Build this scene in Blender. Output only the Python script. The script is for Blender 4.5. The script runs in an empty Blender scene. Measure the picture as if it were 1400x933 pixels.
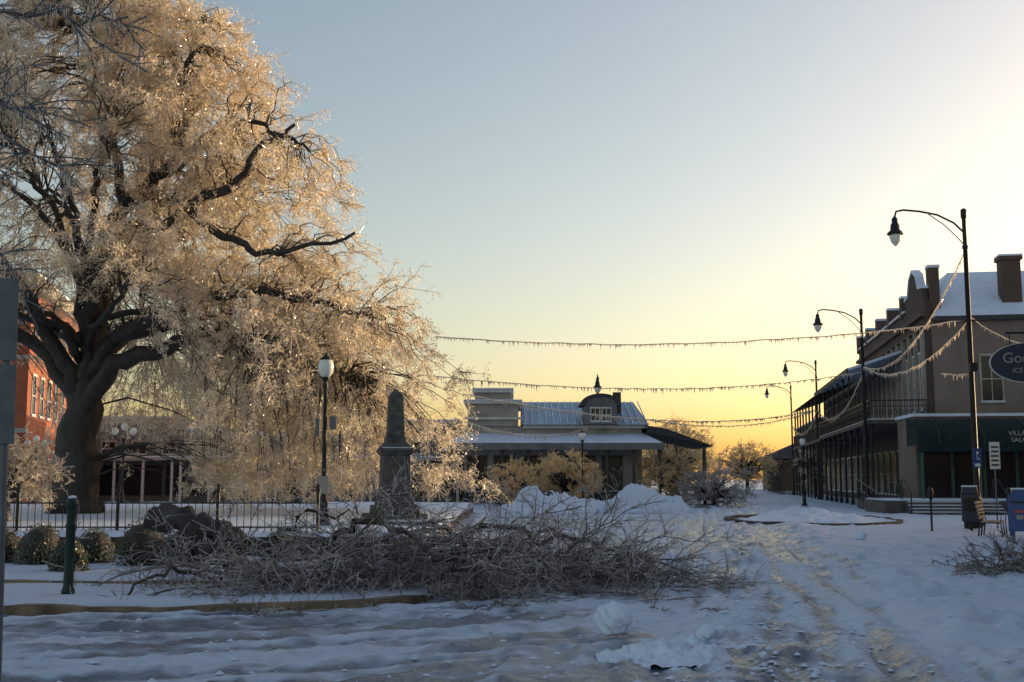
import bpy, math, numpy as np
from mathutils import Vector
R = np.random.RandomState(7)
SUN_AZ, SUN_EL = 59.0, 5.0
scene = bpy.context.scene
scene.view_settings.view_transform = 'Standard'
scene.view_settings.look = 'None'
scene.view_settings.exposure = 0

# ------------------------------------------------------------------ noise
_T = np.random.RandomState(3).rand(256, 256)
def vnoise(x, y, s=0):
    x = np.asarray(x, float) + s*17.31; y = np.asarray(y, float) + s*9.73
    xi = np.floor(x).astype(int); yi = np.floor(y).astype(int)
    fx = x-xi; fy = y-yi
    fx = fx*fx*(3-2*fx); fy = fy*fy*(3-2*fy)
    a = _T[xi % 256, yi % 256]; b = _T[(xi+1) % 256, yi % 256]
    c = _T[xi % 256, (yi+1) % 256]; d = _T[(xi+1) % 256, (yi+1) % 256]
    return ((a*(1-fx)+b*fx)*(1-fy)+(c*(1-fx)+d*fx)*fy)*2-1
def fbm(x, y, s=0, o=4):
    v = 0; a = .5
    for i in range(o):
        v = v+a*vnoise(x*2**i, y*2**i, s+i*3); a *= .5
    return v
def sstep(a, b, x):
    t = np.clip((x-a)/(b-a), 0, 1); return t*t*(3-2*t)

# ------------------------------------------------------------------ materials
def mat(name, col, rough=.7, var=.25, scale=3.0, bump=.0, bscale=20., metal=0., spec=.5, emit=None, stretch=(1,1,1), coat=0):
    m = bpy.data.materials.new(name); m.use_nodes = True
    n = m.node_tree.nodes; l = m.node_tree.links; p = n['Principled BSDF']
    tc = n.new('ShaderNodeTexCoord'); mp = n.new('ShaderNodeMapping'); mp.inputs['Scale'].default_value = stretch
    l.new(tc.outputs['Object'], mp.inputs['Vector'])
    nz = n.new('ShaderNodeTexNoise'); nz.inputs['Scale'].default_value = scale; nz.inputs['Detail'].default_value = 6
    l.new(mp.outputs[0], nz.inputs['Vector'])
    rp = n.new('ShaderNodeValToRGB')
    rp.color_ramp.elements[0].position = .3; rp.color_ramp.elements[1].position = .7
    rp.color_ramp.elements[0].color = [c*(1-var) for c in col]+[1]
    rp.color_ramp.elements[1].color = [min(1, c*(1+var)) for c in col]+[1]
    l.new(nz.outputs['Fac'], rp.inputs[0]); l.new(rp.outputs[0], p.inputs['Base Color'])
    p.inputs['Roughness'].default_value = rough; p.inputs['Metallic'].default_value = metal
    p.inputs['Specular IOR Level'].default_value = spec
    p.inputs['Coat Weight'].default_value = coat
    p.inputs['Coat Roughness'].default_value = .15
    if bump:
        nb = n.new('ShaderNodeTexNoise'); nb.inputs['Scale'].default_value = bscale; nb.inputs['Detail'].default_value = 5
        l.new(mp.outputs[0], nb.inputs['Vector'])
        b = n.new('ShaderNodeBump'); b.inputs['Strength'].default_value = bump; b.inputs['Distance'].default_value = .05
        l.new(nb.outputs['Fac'], b.inputs['Height']); l.new(b.outputs[0], p.inputs['Normal'])
    return m

def brick_mat(name, c1, c2, mortar, s=1.0):
    m = bpy.data.materials.new(name); m.use_nodes = True
    n = m.node_tree.nodes; l = m.node_tree.links; p = n['Principled BSDF']
    tc = n.new('ShaderNodeTexCoord'); sp = n.new('ShaderNodeSeparateXYZ'); ad = n.new('ShaderNodeMath'); cb = n.new('ShaderNodeCombineXYZ')
    l.new(tc.outputs['Object'], sp.inputs[0]); l.new(sp.outputs[0], ad.inputs[0]); l.new(sp.outputs[1], ad.inputs[1])
    l.new(ad.outputs[0], cb.inputs[0]); l.new(sp.outputs[2], cb.inputs[1])
    br = n.new('ShaderNodeTexBrick'); br.inputs['Scale'].default_value = 4.2*s
    br.inputs['Color1'].default_value = c1+(1,); br.inputs['Color2'].default_value = c2+(1,); br.inputs['Mortar'].default_value = mortar+(1,)
    br.inputs['Mortar Size'].default_value = .015
    l.new(cb.outputs[0], br.inputs['Vector'])
    nz = n.new('ShaderNodeTexNoise'); nz.inputs['Scale'].default_value = .8; nz.inputs['Detail'].default_value = 5
    l.new(tc.outputs['Object'], nz.inputs['Vector'])
    mx = n.new('ShaderNodeMix'); mx.data_type = 'RGBA'; mx.blend_type = 'MULTIPLY'; mx.inputs[0].default_value = .5
    l.new(br.outputs['Color'], mx.inputs[6]); l.new(nz.outputs['Fac'], mx.inputs[7]); l.new(mx.outputs[2], p.inputs['Base Color'])
    p.inputs['Roughness'].default_value = .85
    return m

def twig_mat(name, base, trans, fac=.5, rough=.3, spec=.8, var=.5):
    m = bpy.data.materials.new(name); m.use_nodes = True
    n = m.node_tree.nodes; l = m.node_tree.links; p = n['Principled BSDF']; out = n['Material Output']
    tc = n.new('ShaderNodeTexCoord'); nz = n.new('ShaderNodeTexNoise'); nz.inputs['Scale'].default_value = 1.3; nz.inputs['Detail'].default_value = 4
    l.new(tc.outputs['Object'], nz.inputs['Vector'])
    rp = n.new('ShaderNodeValToRGB'); rp.color_ramp.elements[0].position = .35; rp.color_ramp.elements[1].position = .65
    rp.color_ramp.elements[0].color = [c*(1-var) for c in base]+[1]; rp.color_ramp.elements[1].color = [min(1, c*(1+var)) for c in base]+[1]
    l.new(nz.outputs['Fac'], rp.inputs[0]); l.new(rp.outputs[0], p.inputs['Base Color'])
    p.inputs['Roughness'].default_value = rough; p.inputs['Specular IOR Level'].default_value = spec
    t = n.new('ShaderNodeBsdfTranslucent'); t.inputs['Color'].default_value = trans+(1,)
    mx = n.new('ShaderNodeMixShader'); mx.inputs[0].default_value = fac
    l.new(p.outputs[0], mx.inputs[1]); l.new(t.outputs[0], mx.inputs[2]); l.new(mx.outputs[0], out.inputs['Surface'])
    return m

M = {}
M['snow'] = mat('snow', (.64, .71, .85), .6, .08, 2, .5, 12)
M['bark'] = mat('bark', (.03, .024, .021), .75, .5, 6, .9, 14, stretch=(1, 1, .3), coat=.1)
M['wet_branch'] = mat('wet_branch', (.11, .085, .08), .35, .5, 8, .5, 30, coat=.8)
M['iron'] = mat('black_iron', (.010, .011, .013), .5, .3, 8, .2, 40, spec=.4)
M['green_iron'] = mat('green_iron', (.008, .03, .024), .5, .3, 8, .1, 40, spec=.3)
M['stone'] = mat('granite', (.085, .078, .07), .7, .5, 5, .6, 30)
M['kerb'] = mat('kerb_concrete', (.19, .14, .09), .8, .6, 3, .5, 20)
M['glass'] = mat('dark_glass', (.012, .014, .018), .15, .4, 1, spec=.5)
M['globe'] = mat('frosted_globe', (.75, .74, .7), .25, .05, 3)
M['trim'] = mat('white_trim', (.55, .53, .5), .6, .12, 4)
M['cream'] = mat('cream_plaster', (.33, .3, .26), .8, .2, 1.2, .2, 20)
M['grey_plaster'] = mat('grey_plaster', (.16, .16, .16), .8, .25, 1.2, .2, 20)
M['tan'] = mat('tan_stucco', (.19, .145, .125), .85, .2, .8, .3, 30)
M['metalroof'] = mat('blue_metal_roof', (.26, .36, .48), .45, .2, 1.5)
M['darkroof'] = mat('dark_roof', (.04, .04, .045), .7, .3, 3)
M['awning'] = mat('awning_canvas', (.01, .022, .022), .8, .3, 3, spec=.2)
M['greenpaint'] = mat('green_paint', (.025, .07, .055), .5, .2, 3)
M['wood'] = mat('weathered_wood', (.08, .06, .05), .8, .4, 4, .3, 20)
M['blue'] = mat('blue_enamel', (.02, .06, .2), .4, .15, 4)
M['red'] = mat('red_enamel', (.4, .03, .03), .4, .15, 4)
M['white'] = mat('white_enamel', (.6, .62, .62), .4, .06, 4)
M['signback'] = mat('galvanised_sheet', (.12, .135, .15), .5, .25, 6, metal=.3)
M['navy'] = mat('navy_enamel', (.012, .018, .05), .35, .2, 4)
M['brick_red'] = brick_mat('red_brick', (.5, .12, .04), (.4, .09, .035), (.3, .22, .18))
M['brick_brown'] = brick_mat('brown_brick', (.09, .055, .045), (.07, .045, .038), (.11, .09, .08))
M['brick_wall'] = brick_mat('wall_brick', (.15, .08, .055), (.1, .06, .045), (.15, .13, .12), 1.3)
M['ice_twig'] = twig_mat('iced_twig', (.5, .46, .44), (1., .86, .62), .5, .2, 1., .65)
M['ice_sun_tint'] = twig_mat('iced_twig_sun_tint', (.66, .5, .3), (1., .78, .45), .5, .28, .9, .45)  # low sun's gold put into the twig colour, as the row blocks the sun
M['ice_dark'] = twig_mat('iced_twig_grey', (.46, .43, .44), (.7, .6, .55), .25, .15, 1., .7)  # own greyish twig colour of the fallen branches and fallen tree
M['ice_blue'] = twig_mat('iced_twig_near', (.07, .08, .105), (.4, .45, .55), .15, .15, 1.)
M['icicle'] = twig_mat('icicle_ice', (.65, .66, .68), (1., .9, .75), .55, .1, 1., .1)
M['frost_leaf'] = twig_mat('frosted_leaf', (.085, .1, .075), (.3, .3, .15), .15, .4, .6, .7)

# ------------------------------------------------------------------ mesh helpers
def link(o, parent=None):
    scene.collection.objects.link(o)
    if parent is not None: o.parent = parent
    return o
def empty(name, loc=(0, 0, 0), rz=0):
    e = bpy.data.objects.new(name, None); e.location = loc; e.rotation_euler = (0, 0, rz); e.empty_display_size = .3
    return link(e)
def npmesh(name, V, F, m, parent=None, smooth=False):
    V = np.asarray(V, np.float32); F = np.asarray(F, np.int32); k = F.shape[1]
    me = bpy.data.meshes.new(name); me.vertices.add(len(V)); me.vertices.foreach_set('co', V.ravel())
    me.loops.add(F.size); me.loops.foreach_set('vertex_index', F.ravel())
    me.polygons.add(len(F)); me.polygons.foreach_set('loop_start', np.arange(0, F.size, k, dtype=np.int32))
    me.update(calc_edges=True)
    if smooth: me.polygons.foreach_set('use_smooth', np.ones(len(F), bool))
    me.materials.append(m)
    return link(bpy.data.objects.new(name, me), parent)

class B:
    def __init__(s): s.v = []; s.f = []
    def box(s, x0, x1, y0, y1, z0, z1):
        i = len(s.v)
        s.v += [(x0,y0,z0),(x1,y0,z0),(x1,y1,z0),(x0,y1,z0),(x0,y0,z1),(x1,y0,z1),(x1,y1,z1),(x0,y1,z1)]
        s.f += [(i,i+3,i+2,i+1),(i+4,i+5,i+6,i+7),(i,i+1,i+5,i+4),(i+1,i+2,i+6,i+5),(i+2,i+3,i+7,i+6),(i+3,i,i+4,i+7)]
        return s
    def lathe(s, prof, c=(0,0,0), n=16):
        i = len(s.v)
        for r, z in prof:
            for k in range(n):
                a = 2*math.pi*k/n; s.v.append((c[0]+r*math.cos(a), c[1]+r*math.sin(a), c[2]+z))
        for j in range(len(prof)-1):
            for k in range(n):
                s.f.append((i+j*n+k, i+j*n+(k+1)%n, i+(j+1)*n+(k+1)%n, i+(j+1)*n+k))
        s.f.append(tuple(i+k for k in reversed(range(n)))); s.f.append(tuple(i+(len(prof)-1)*n+k for k in range(n)))
        return s
    def tube(s, pts, r, n=8):
        pts = [Vector(p) for p in pts]; rr = r if hasattr(r, '__len__') else [r]*len(pts); i = len(s.v)
        for j, p in enumerate(pts):
            t = (pts[min(j+1, len(pts)-1)]-pts[max(j-1, 0)]).normalized()
            ref = Vector((0, 1, .01)) if abs(t.y) < .9 else Vector((1, 0, 0))
            u = t.cross(ref).normalized(); w = t.cross(u)
            for k in range(n):
                a = 2*math.pi*k/n; q = p+u*(rr[j]*math.cos(a))+w*(rr[j]*math.sin(a)); s.v.append(tuple(q))
        for j in range(len(pts)-1):
            for k in range(n): s.f.append((i+j*n+k, i+j*n+(k+1)%n, i+(j+1)*n+(k+1)%n, i+(j+1)*n+k))
        s.f.append(tuple(i+k for k in reversed(range(n)))); s.f.append(tuple(i+(len(pts)-1)*n+k for k in range(n)))
        return s
    def poly(s, pts, faces):
        i = len(s.v); s.v += list(pts); s.f += [tuple(i+k for k in f) for f in faces]; return s
    def prism(s, prof, y0, y1):   # profile in xz, extruded along y
        n = len(prof); i = len(s.v)
        s.v += [(x, y0, z) for x, z in prof]+[(x, y1, z) for x, z in prof]
        s.f += [tuple(i+k for k in range(n)), tuple(i+n+k for k in reversed(range(n)))]
        s.f += [(i+k, i+n+k, i+n+(k+1)%n, i+(k+1)%n) for k in range(n)]
        return s
    def done(s, name, m, parent=None, smooth=False, bevel=0):
        me = bpy.data.meshes.new(name); me.from_pydata(s.v, [], s.f); me.update()
        if smooth:
            for p in me.polygons: p.use_smooth = len(p.vertices) == 4
        me.materials.append(m); o = link(bpy.data.objects.new(name, me), parent)
        if bevel:
            b = o.modifiers.new('bevel', 'BEVEL'); b.width = bevel; b.segments = 2
        return o

def nrm(v): return v/np.maximum(np.linalg.norm(v, axis=-1, keepdims=True), 1e-9)
def tubes(P, rad, S):
    N, K, _ = P.shape
    T = nrm(np.gradient(P, axis=1)); ref = nrm(R.randn(N, 1, 3)); U = nrm(np.cross(T, ref)); W = np.cross(T, U)
    rad = rad[..., None]
    if S == 2:
        V = np.stack([P-U*rad, P+U*rad], 2)
        idx = np.arange(N*K*2).reshape(N, K, 2)
        F = np.stack([idx[:, :-1, 0], idx[:, :-1, 1], idx[:, 1:, 1], idx[:, 1:, 0]], -1).reshape(-1, 4)
    else:
        a = np.arange(S)*2*np.pi/S
        V = np.stack([P+U*rad*np.cos(t)+W*rad*np.sin(t) for t in a], 2)
        idx = np.arange(N*K*S).reshape(N, K, S); nx = np.roll(idx, -1, 2)
        F = np.stack([idx[:, :-1], nx[:, :-1], nx[:, 1:], idx[:, 1:]], -1).reshape(-1, 4)
    return V.reshape(-1, 3), F
def merge(L):
    V = []; F = []; o = 0
    for v, f in L: V.append(v); F.append(f+o); o += len(v)
    return np.concatenate(V), np.concatenate(F)
def grow(p, d, L, K, droop, wander, zmin=None):
    P = [p]; d = nrm(d); st = (L/(K-1))[:, None]
    for k in range(K-1):
        d = nrm(d+np.array([0, 0, -1.])*droop*st+R.randn(*d.shape)*wander)
        p = p+d*st
        if zmin is not None: p = np.column_stack([p[:, 0], p[:, 1], np.maximum(p[:, 2], zmin+R.rand(len(p))*.05)])
        P.append(p)
    return np.stack(P, 1)
def taper(N, K, r0, r1):
    t = np.linspace(0, 1, K)[None]; r0 = np.broadcast_to(np.asarray(r0, float), (N,))[:, None]
    return r0*(1-t)+r1*t
def spawn(P, n, tmin=.15, side=.9, fwd=.6, up=0.):
    N, K, _ = P.shape
    t = (tmin+(1-tmin)*R.rand(N, n))*(K-1); i = np.minimum(t.astype(int), K-2); f = (t-i)[..., None]
    ar = np.arange(N)[:, None]
    a = P[ar, i]; b = P[ar, i+1]; p = a*(1-f)+b*f; d = nrm(b-a)
    d = nrm(d*fwd+nrm(R.randn(N, n, 3))*side+np.array([0, 0, up]))
    return p.reshape(-1, 3), d.reshape(-1, 3)
def flakes(P, n, size, jit=0.):
    N, K, _ = P.shape
    p, _ = spawn(P, n, .1)
    p = p+R.randn(*p.shape)*jit
    c = len(p); u = nrm(R.randn(c, 3)+np.array([0, 0, -.4])); w = nrm(np.cross(u, R.randn(c, 3))); s = (size*(.4+1.1*R.rand(c)))[:, None]
    V = np.stack([p-u*s, p-w*s*.36, p+u*s, p+w*s*.36], 1).reshape(-1, 3)
    return V, np.arange(c*4).reshape(-1, 4)

def plume(tips, dirs, size, nsub, ntw, droop=1.2, wtw=.008, fl=2, flsize=.028, zmin=None, K1=7, K2=4, jit=0.):
    """weeping ice-coated sprays growing out of limb tips"""
    N = len(tips)
    p = np.repeat(tips, nsub, 0); sz = np.repeat(size, nsub)
    d = nrm(np.repeat(dirs, nsub, 0)+nrm(R.randn(N*nsub, 3))*1.05+np.array([0, 0, .25]))
    S1 = grow(p, d, sz*(.5+.7*R.rand(N*nsub)), K1, droop/1.4, .2, zmin)
    out = [tubes(S1, taper(len(S1), K1, .013, .006), 3)]
    q, e = spawn(S1, ntw, .08, .95, .5)
    szt = np.repeat(sz, ntw)
    S2 = grow(q, e, szt*(.12+.25*R.rand(len(q))), K2, droop*1.7, .32, zmin)
    out.append(tubes(S2, taper(len(S2), K2, wtw, wtw*.6), 2))
    if fl: out.append(flakes(S2, fl, flsize, jit))
    return out

# ------------------------------------------------------------------ world and light
w = bpy.data.worlds.new('World'); scene.world = w; w.use_nodes = True
wn = w.node_tree.nodes; wl = w.node_tree.links
sky = wn.new('ShaderNodeTexSky'); sky.sky_type = 'NISHITA'; sky.sun_disc = False
sky.sun_elevation = math.radians(SUN_EL); sky.sun_rotation = math.radians(SUN_AZ)
sky.air_density = 1.0; sky.dust_density = 2.0; sky.ozone_density = 1.15
tint = wn.new('ShaderNodeMix'); tint.data_type = 'RGBA'; tint.blend_type = 'MULTIPLY'; tint.inputs[0].default_value = 1
tint.inputs[7].default_value = (1.1, .985, .95, 1)
wl.new(sky.outputs[0], tint.inputs[6])
bg = wn['Background']; bg.inputs[1].default_value = .34
wl.new(tint.outputs[2], bg.inputs[0])
sl = bpy.data.lights.new('sun', 'SUN'); sl.energy = 5; sl.angle = math.radians(.5); sl.color = (1, .77, .46)
so = link(bpy.data.objects.new('sun', sl))
a, e = math.radians(SUN_AZ), math.radians(SUN_EL)
sd = Vector((math.sin(a)*math.cos(e), math.cos(a)*math.cos(e), math.sin(e)))
so.rotation_euler = (-sd).to_track_quat('-Z', 'Y').to_euler(); so.location = sd*50

cam = bpy.data.cameras.new('camera'); cam.lens = 40; cam.sensor_width = 36; cam.clip_end = 5000
co = link(bpy.data.objects.new('camera', cam)); co.location = (0, 0, 1.6); co.rotation_euler = (math.radians(96.9), 0, 0)
scene.camera = co

# ------------------------------------------------------------------ ground
KX = -1.1
def axis_x():
    c = np.arange(-11, 17, .07); st = .07; r = [c[-1]]; l = [c[0]]
    while r[-1] < 900: st *= 1.08; r.append(r[-1]+st); l.append(l[-1]-st)
    return np.array(l[:0:-1]+list(c)+r[1:])
def axis_y():
    y = [7.0]
    while y[-1] < 1500: y.append(y[-1]+max(.035, y[-1]*(.005 if y[-1] < 80 else .03)))
    return np.array([-300, -100, -40, -15, -5, 0, 3, 5]+y)
def pav_sd(x, y, r=1.8):
    qx = x-KX+r; qy = (13.9+.05*(x+3))-y+r
    return np.sqrt(np.maximum(qx, 0)**2+np.maximum(qy, 0)**2)+np.minimum(np.maximum(qx, qy), 0)-r
def ground_h(x, y):
    l = x-.175*y
    cx, cy = -7., 26.
    r = np.hypot(x-cx, y-cy); th = np.arctan2(y-cy, x-cx)
    wst = sstep(-3.0, .2, l+fbm(x*.2, y*.2, 21, 2))
    warp = fbm(x*.3, y*.3, 5, 2)*.8
    s1 = fbm((l+warp*.25)*5.5, y*.3, 1, 5)
    s2 = fbm((r+warp*.3)*4.2, th*5, 2, 5)
    streak = s2*(1-wst)+s1*wst
    fine = fbm(x*5, y*5, 3, 4)
    road = 1-sstep(2.0, 3.2, l+fbm(x*.6, y*.6, 6, 4)*1.5)
    pav = sstep(.12, -.12, pav_sd(x, y))
    road = road*(1-pav)
    h = .04*fbm(x*.35, y*.35, 7, 3)+road*(.062*streak+.04*fine)
    band = np.exp(-((l-.55)/.5)**2)+.55*np.exp(-((l+1.35)/.35)**2)*wst+.35*np.exp(-((l-2.2)/.25)**2)+.4
    lump = np.maximum(fbm(x*3.6, y*2.4, 8, 5), -.12)
    h = h+road*band*lump*.13
    # pairs of wheel ruts pressed along the street
    for c_, a_ in ((-.4, .04), (1.35, .045), (1.9, .03), (-2.0, .035)):
        ll_ = l-c_-.35*fbm(y*.08, y*0+c_, 17, 2)
        h = h-road*wst*a_*np.exp(-(ll_/.14)**2)+road*wst*a_*.6*np.exp(-((np.abs(ll_)-.28)/.1)**2)
    # ruts of turning vehicles sweeping round the corner
    for c_, a_ in ((12.6, .04), (13.9, .04), (15.3, .035), (16.4, .03)):
        rr_ = r-c_-.5*fbm(th*2, th*0+c_, 18, 2)
        h = h-road*(1-wst)*a_*np.exp(-(rr_/.15)**2)+road*(1-wst)*a_*.6*np.exp(-((np.abs(rr_)-.3)/.1)**2)
    sn = (1-road)
    h = h+sn*(.045+.05*fbm(x*.9, y*.9, 9, 4)+.07*np.maximum(fbm(x*3.3, y*3.3, 10, 4)-.08, 0)*2-.06*np.maximum(fbm(x*2.2, y*2.2, 30, 2)-.22, 0)*3)*(1-pav)
    h = h+np.exp(-((l-2.75)/.5)**2)*.06*(1+fbm(x*1.7, y*1.7, 11, 4)*2.5)*(1-pav)
    h = h+pav*(.13+.03*fbm(x*1.2, y*1.2, 12, 4))
    fade = 1/(1+(np.maximum(y, 0)/90)**2)
    ice = road*sstep(-.3, .35, -streak*1.2+.4*fine+.7*fbm(x*.3, y*.18, 13, 3)-.04)
    return h*fade, ice, road, band*road
xs, ys = axis_x(), axis_y()
X, Y = np.meshgrid(xs, ys)
H, ICE, ROAD, BAND = ground_h(X, Y)
nx, ny = len(xs), len(ys)
idx = np.arange(nx*ny).reshape(ny, nx)
F = np.stack([idx[:-1, :-1], idx[:-1, 1:], idx[1:, 1:], idx[1:, :-1]], -1).reshape(-1, 4)
gm = bpy.data.materials.new('snow_and_ice_ground'); gm.use_nodes = True
n = gm.node_tree.nodes; l = gm.node_tree.links; p = n['Principled BSDF']
tc = n.new('ShaderNodeTexCoord'); at = n.new('ShaderNodeAttribute'); at.attribute_name = 'ice'
at2 = n.new('ShaderNodeAttribute'); at2.attribute_name = 'road'
nz = n.new('ShaderNodeTexNoise'); nz.inputs['Scale'].default_value = 3.5; nz.inputs['Detail'].default_value = 9; nz.inputs['Roughness'].default_value = .65
l.new(tc.outputs['Object'], nz.inputs['Vector'])
addn = n.new('ShaderNodeMath'); addn.operation = 'MULTIPLY_ADD'; l.new(nz.outputs['Fac'], addn.inputs[0]); addn.inputs[1].default_value = 1.3; addn.inputs[2].default_value = -.65
ad2 = n.new('ShaderNodeMath'); ad2.operation = 'ADD'; ad2.use_clamp = True; l.new(at.outputs['Fac'], ad2.inputs[0]); l.new(addn.outputs[0], ad2.inputs[1])
mu = n.new('ShaderNodeMath'); mu.operation = 'MULTIPLY'; l.new(ad2.outputs[0], mu.inputs[0]); l.new(at2.outputs['Fac'], mu.inputs[1])
rp = n.new('ShaderNodeValToRGB'); els = rp.color_ramp.elements
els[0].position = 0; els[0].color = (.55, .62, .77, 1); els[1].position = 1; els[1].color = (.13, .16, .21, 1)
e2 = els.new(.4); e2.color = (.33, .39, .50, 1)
l.new(mu.outputs[0], rp.inputs[0]); l.new(rp.outputs[0], p.inputs['Base Color'])
mr = n.new('ShaderNodeMapRange'); l.new(mu.outputs[0], mr.inputs[0]); mr.inputs[3].default_value = .6; mr.inputs[4].default_value = .2
l.new(mr.outputs[0], p.inputs['Roughness'])
nb = n.new('ShaderNodeTexNoise'); nb.inputs['Scale'].default_value = 14; nb.inputs['Detail'].default_value = 7; nb.inputs['Roughness'].default_value = .65
l.new(tc.outputs['Object'], nb.inputs['Vector'])
bp = n.new('ShaderNodeBump'); bp.inputs['Strength'].default_value = .9; bp.inputs['Distance'].default_value = .045
l.new(nb.outputs['Fac'], bp.inputs['Height']); l.new(bp.outputs[0], p.inputs['Normal'])
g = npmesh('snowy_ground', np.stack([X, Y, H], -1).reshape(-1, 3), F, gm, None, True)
for nm, arr in (('ice', ICE), ('road', ROAD)):
    A = g.data.attributes.new(nm, 'FLOAT', 'POINT'); A.data.foreach_set('value', arr.astype(np.float32).ravel())

# loose lumps of ice broken out by the tyres
nC = 7000
cy_ = 7.5+R.rand(nC)**1.5*40; ll = np.where(R.rand(nC) < .4, .55+R.randn(nC)*.5, R.uniform(-7, 6, nC)); cx_ = ll+.175*cy_
ok = pav_sd(cx_, cy_) > .2; cx_, cy_ = cx_[ok], cy_[ok]; nC = len(cx_)
hz = ground_h(cx_, cy_)[0]
oc = np.array([(1,0,0),(0,1,0),(-1,0,0),(0,-1,0),(0,0,.7),(0,0,-.5)], float)
sz_ = (.008+.042*R.rand(nC)**5)[:, None, None]
V = np.column_stack([cx_, cy_, hz+.003])[:, None]+oc[None]*sz_*(.6+.8*R.rand(nC, 6, 1))*np.array([1.2, 1, .8])
tf = np.array([(0,1,4),(1,2,4),(2,3,4),(3,0,4)])
npmesh('ice_chunks', V.reshape(-1, 3), (tf[None]+np.arange(nC)[:, None, None]*6).reshape(-1, 3), M['snow'])

# kerb
def sweep(path, w_, z0, z1):
    b = B(); pts = [Vector((x, y, 0)) for x, y in path]; i = 0
    V = []
    for j, p_ in enumerate(pts):
        t = (pts[min(j+1, len(pts)-1)]-pts[max(j-1, 0)]).normalized(); s_ = Vector((-t.y, t.x, 0))*w_/2
        jz = .06*float(fbm(p_.x*1.3, p_.y*1.3, 4, 3))
        for q, z in ((p_-s_, z0), (p_-s_, z1+jz), (p_+s_, z1+jz), (p_+s_, z0)): V.append((q.x, q.y, z))
    Fc = []
    for j in range(len(pts)-1):
        for k in range(4): Fc.append((j*4+k, j*4+(k+1)%4, (j+1)*4+(k+1)%4, (j+1)*4+k))
    b.v = V; b.f = Fc; return b
kp = [(-40, 12.05)]+[(x, 13.9+.05*(x+3)) for x in np.arange(-12, -3, .25)]
kp += [(KX-1.8+1.8*math.sin(t), 15.7-1.8*math.cos(t)) for t in np.linspace(0, math.pi/2, 12)]+[(KX, y) for y in (18, 20, 22, 26, 30, 38, 46)]
sweep(kp, .15, -.1, .105).done('kerb', M['kerb'])
sweep([(-30, 15.2)]+[(x, 16.6+.045*(x+3.6)) for x in np.arange(-12, -3.4, .25)], .12, 0, .15).done('path_edging', M['kerb'])

# raised terrace of the square
t = empty('raised_terrace')
B().box(-60, -1.75, 22.6, 52, 0, .46).done('retaining_wall', M['brick_wall'], t)
tx = np.linspace(-60, -1.6, 300); ty = np.linspace(22.5, 52.1, 120); TX, TY = np.meshgrid(tx, ty)
ed = np.minimum(np.minimum(TX-tx[0], tx[-1]-TX), np.minimum(TY-ty[0], ty[-1]-TY))
TZ = .47+.09*sstep(0, .35, ed)+.05*fbm(TX, TY, 3)*sstep(0, .3, ed)
ii = np.arange(TX.size).reshape(TX.shape)
npmesh('snow_cover', np.stack([TX, TY, TZ], -1).reshape(-1, 3), np.stack([ii[:-1, :-1], ii[:-1, 1:], ii[1:, 1:], ii[1:, :-1]], -1).reshape(-1, 4), M['snow'], t, True)

# ------------------------------------------------------------------ snow heaps and balls
def heap(name, cx, cy, rx, ry, h, seed, m=None, chunk=.35, n_=80):
    u = np.linspace(-1, 1, n_); U, W = np.meshgrid(u, u); rr = np.hypot(U, W)
    rr2 = rr+fbm(U*2, W*2, seed, 3)*.45
    Z = h*np.maximum(1-rr2**1.3, -.15)*(1+chunk*fbm(U*4, W*4, seed+1, 4)*1.9)+chunk*.6*h*np.abs(fbm(U*8, W*8, seed+2, 4))*(rr2 < 1)
    Z = np.where(rr2 > 1, -.12, Z)
    V = np.stack([cx+U*rx, cy+W*ry, Z], -1).reshape(-1, 3); i_ = np.arange(n_*n_).reshape(n_, n_)
    return npmesh(name, V, np.stack([i_[:-1, :-1], i_[:-1, 1:], i_[1:, 1:], i_[1:, :-1]], -1).reshape(-1, 4), m or M['snow'], None, False)
def ball(name, x, y, z, r, seed):
    bpy.ops.mesh.primitive_ico_sphere_add(subdivisions=5, radius=r, location=(x, y, z)); o = bpy.context.object; o.name = name
    co_ = np.array([v.co.normalized() for v in o.data.vertices]); k = fbm(co_[:, 0]*2+co_[:, 2]*1.3, co_[:, 1]*2-co_[:, 2], seed, 5)
    co_ = co_*r*(1+.4*k[:, None]); o.data.vertices.foreach_set('co', co_.astype(np.float32).ravel())
    o.scale = (1.05, 1, .92); o.data.materials.append(M['snow'])
    for f in o.data.polygons: f.use_smooth = True
heap('snow_heap', 1.5, 55, 2.5, 1.8, .95, 1)
heap('snow_heap', 6.3, 56.5, 2.4, 1.8, 1.15, 5)
heap('snow_heap', 4.1, 60, 2.5, 1.5, .5, 8)
heap('snow_lump', 1.35, 10.4, .6, .5, .1, 12, chunk=.9)
heap('snow_lump', 1.75, 11.2, .5, .3, .06, 25, chunk=.9)
heap('snow_lump', 8.4, 17.5, .9, .7, .1, 18, chunk=.9)
heap('snow_lump', 6.9, 14.5, .6, .5, .08, 22, chunk=.9)
ball('snowball', 1.03, 11.7, .2, .17, 3)
ball('snowball', 1.85, 11.05, .15, .08, 5); ball('snowball', 1.98, 11.15, .14, .07, 9)
ball('snowball', 2.9, 20.9, .15, .12, 11); ball('snowball', 8.95, 29.5, .16, .12, 13)
ball('snowball', 2.2, 10.2, .07, .035, 15)
# traffic island
isl = empty('traffic_island', (11.6, 44, 0), math.radians(-4))
ih = [(2.9*math.cos(t)*(1 if math.cos(t) > 0 else 1.15), 5*math.sin(t)) for t in np.linspace(0, 2*math.pi, 40)]
sweep(ih, .2, -.1, .1).done('kerb', M['wood'], isl)
o = heap('snow_cover', 0, 0, 3.0, 5.0, .3, 31, chunk=.7); o.parent = isl

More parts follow.
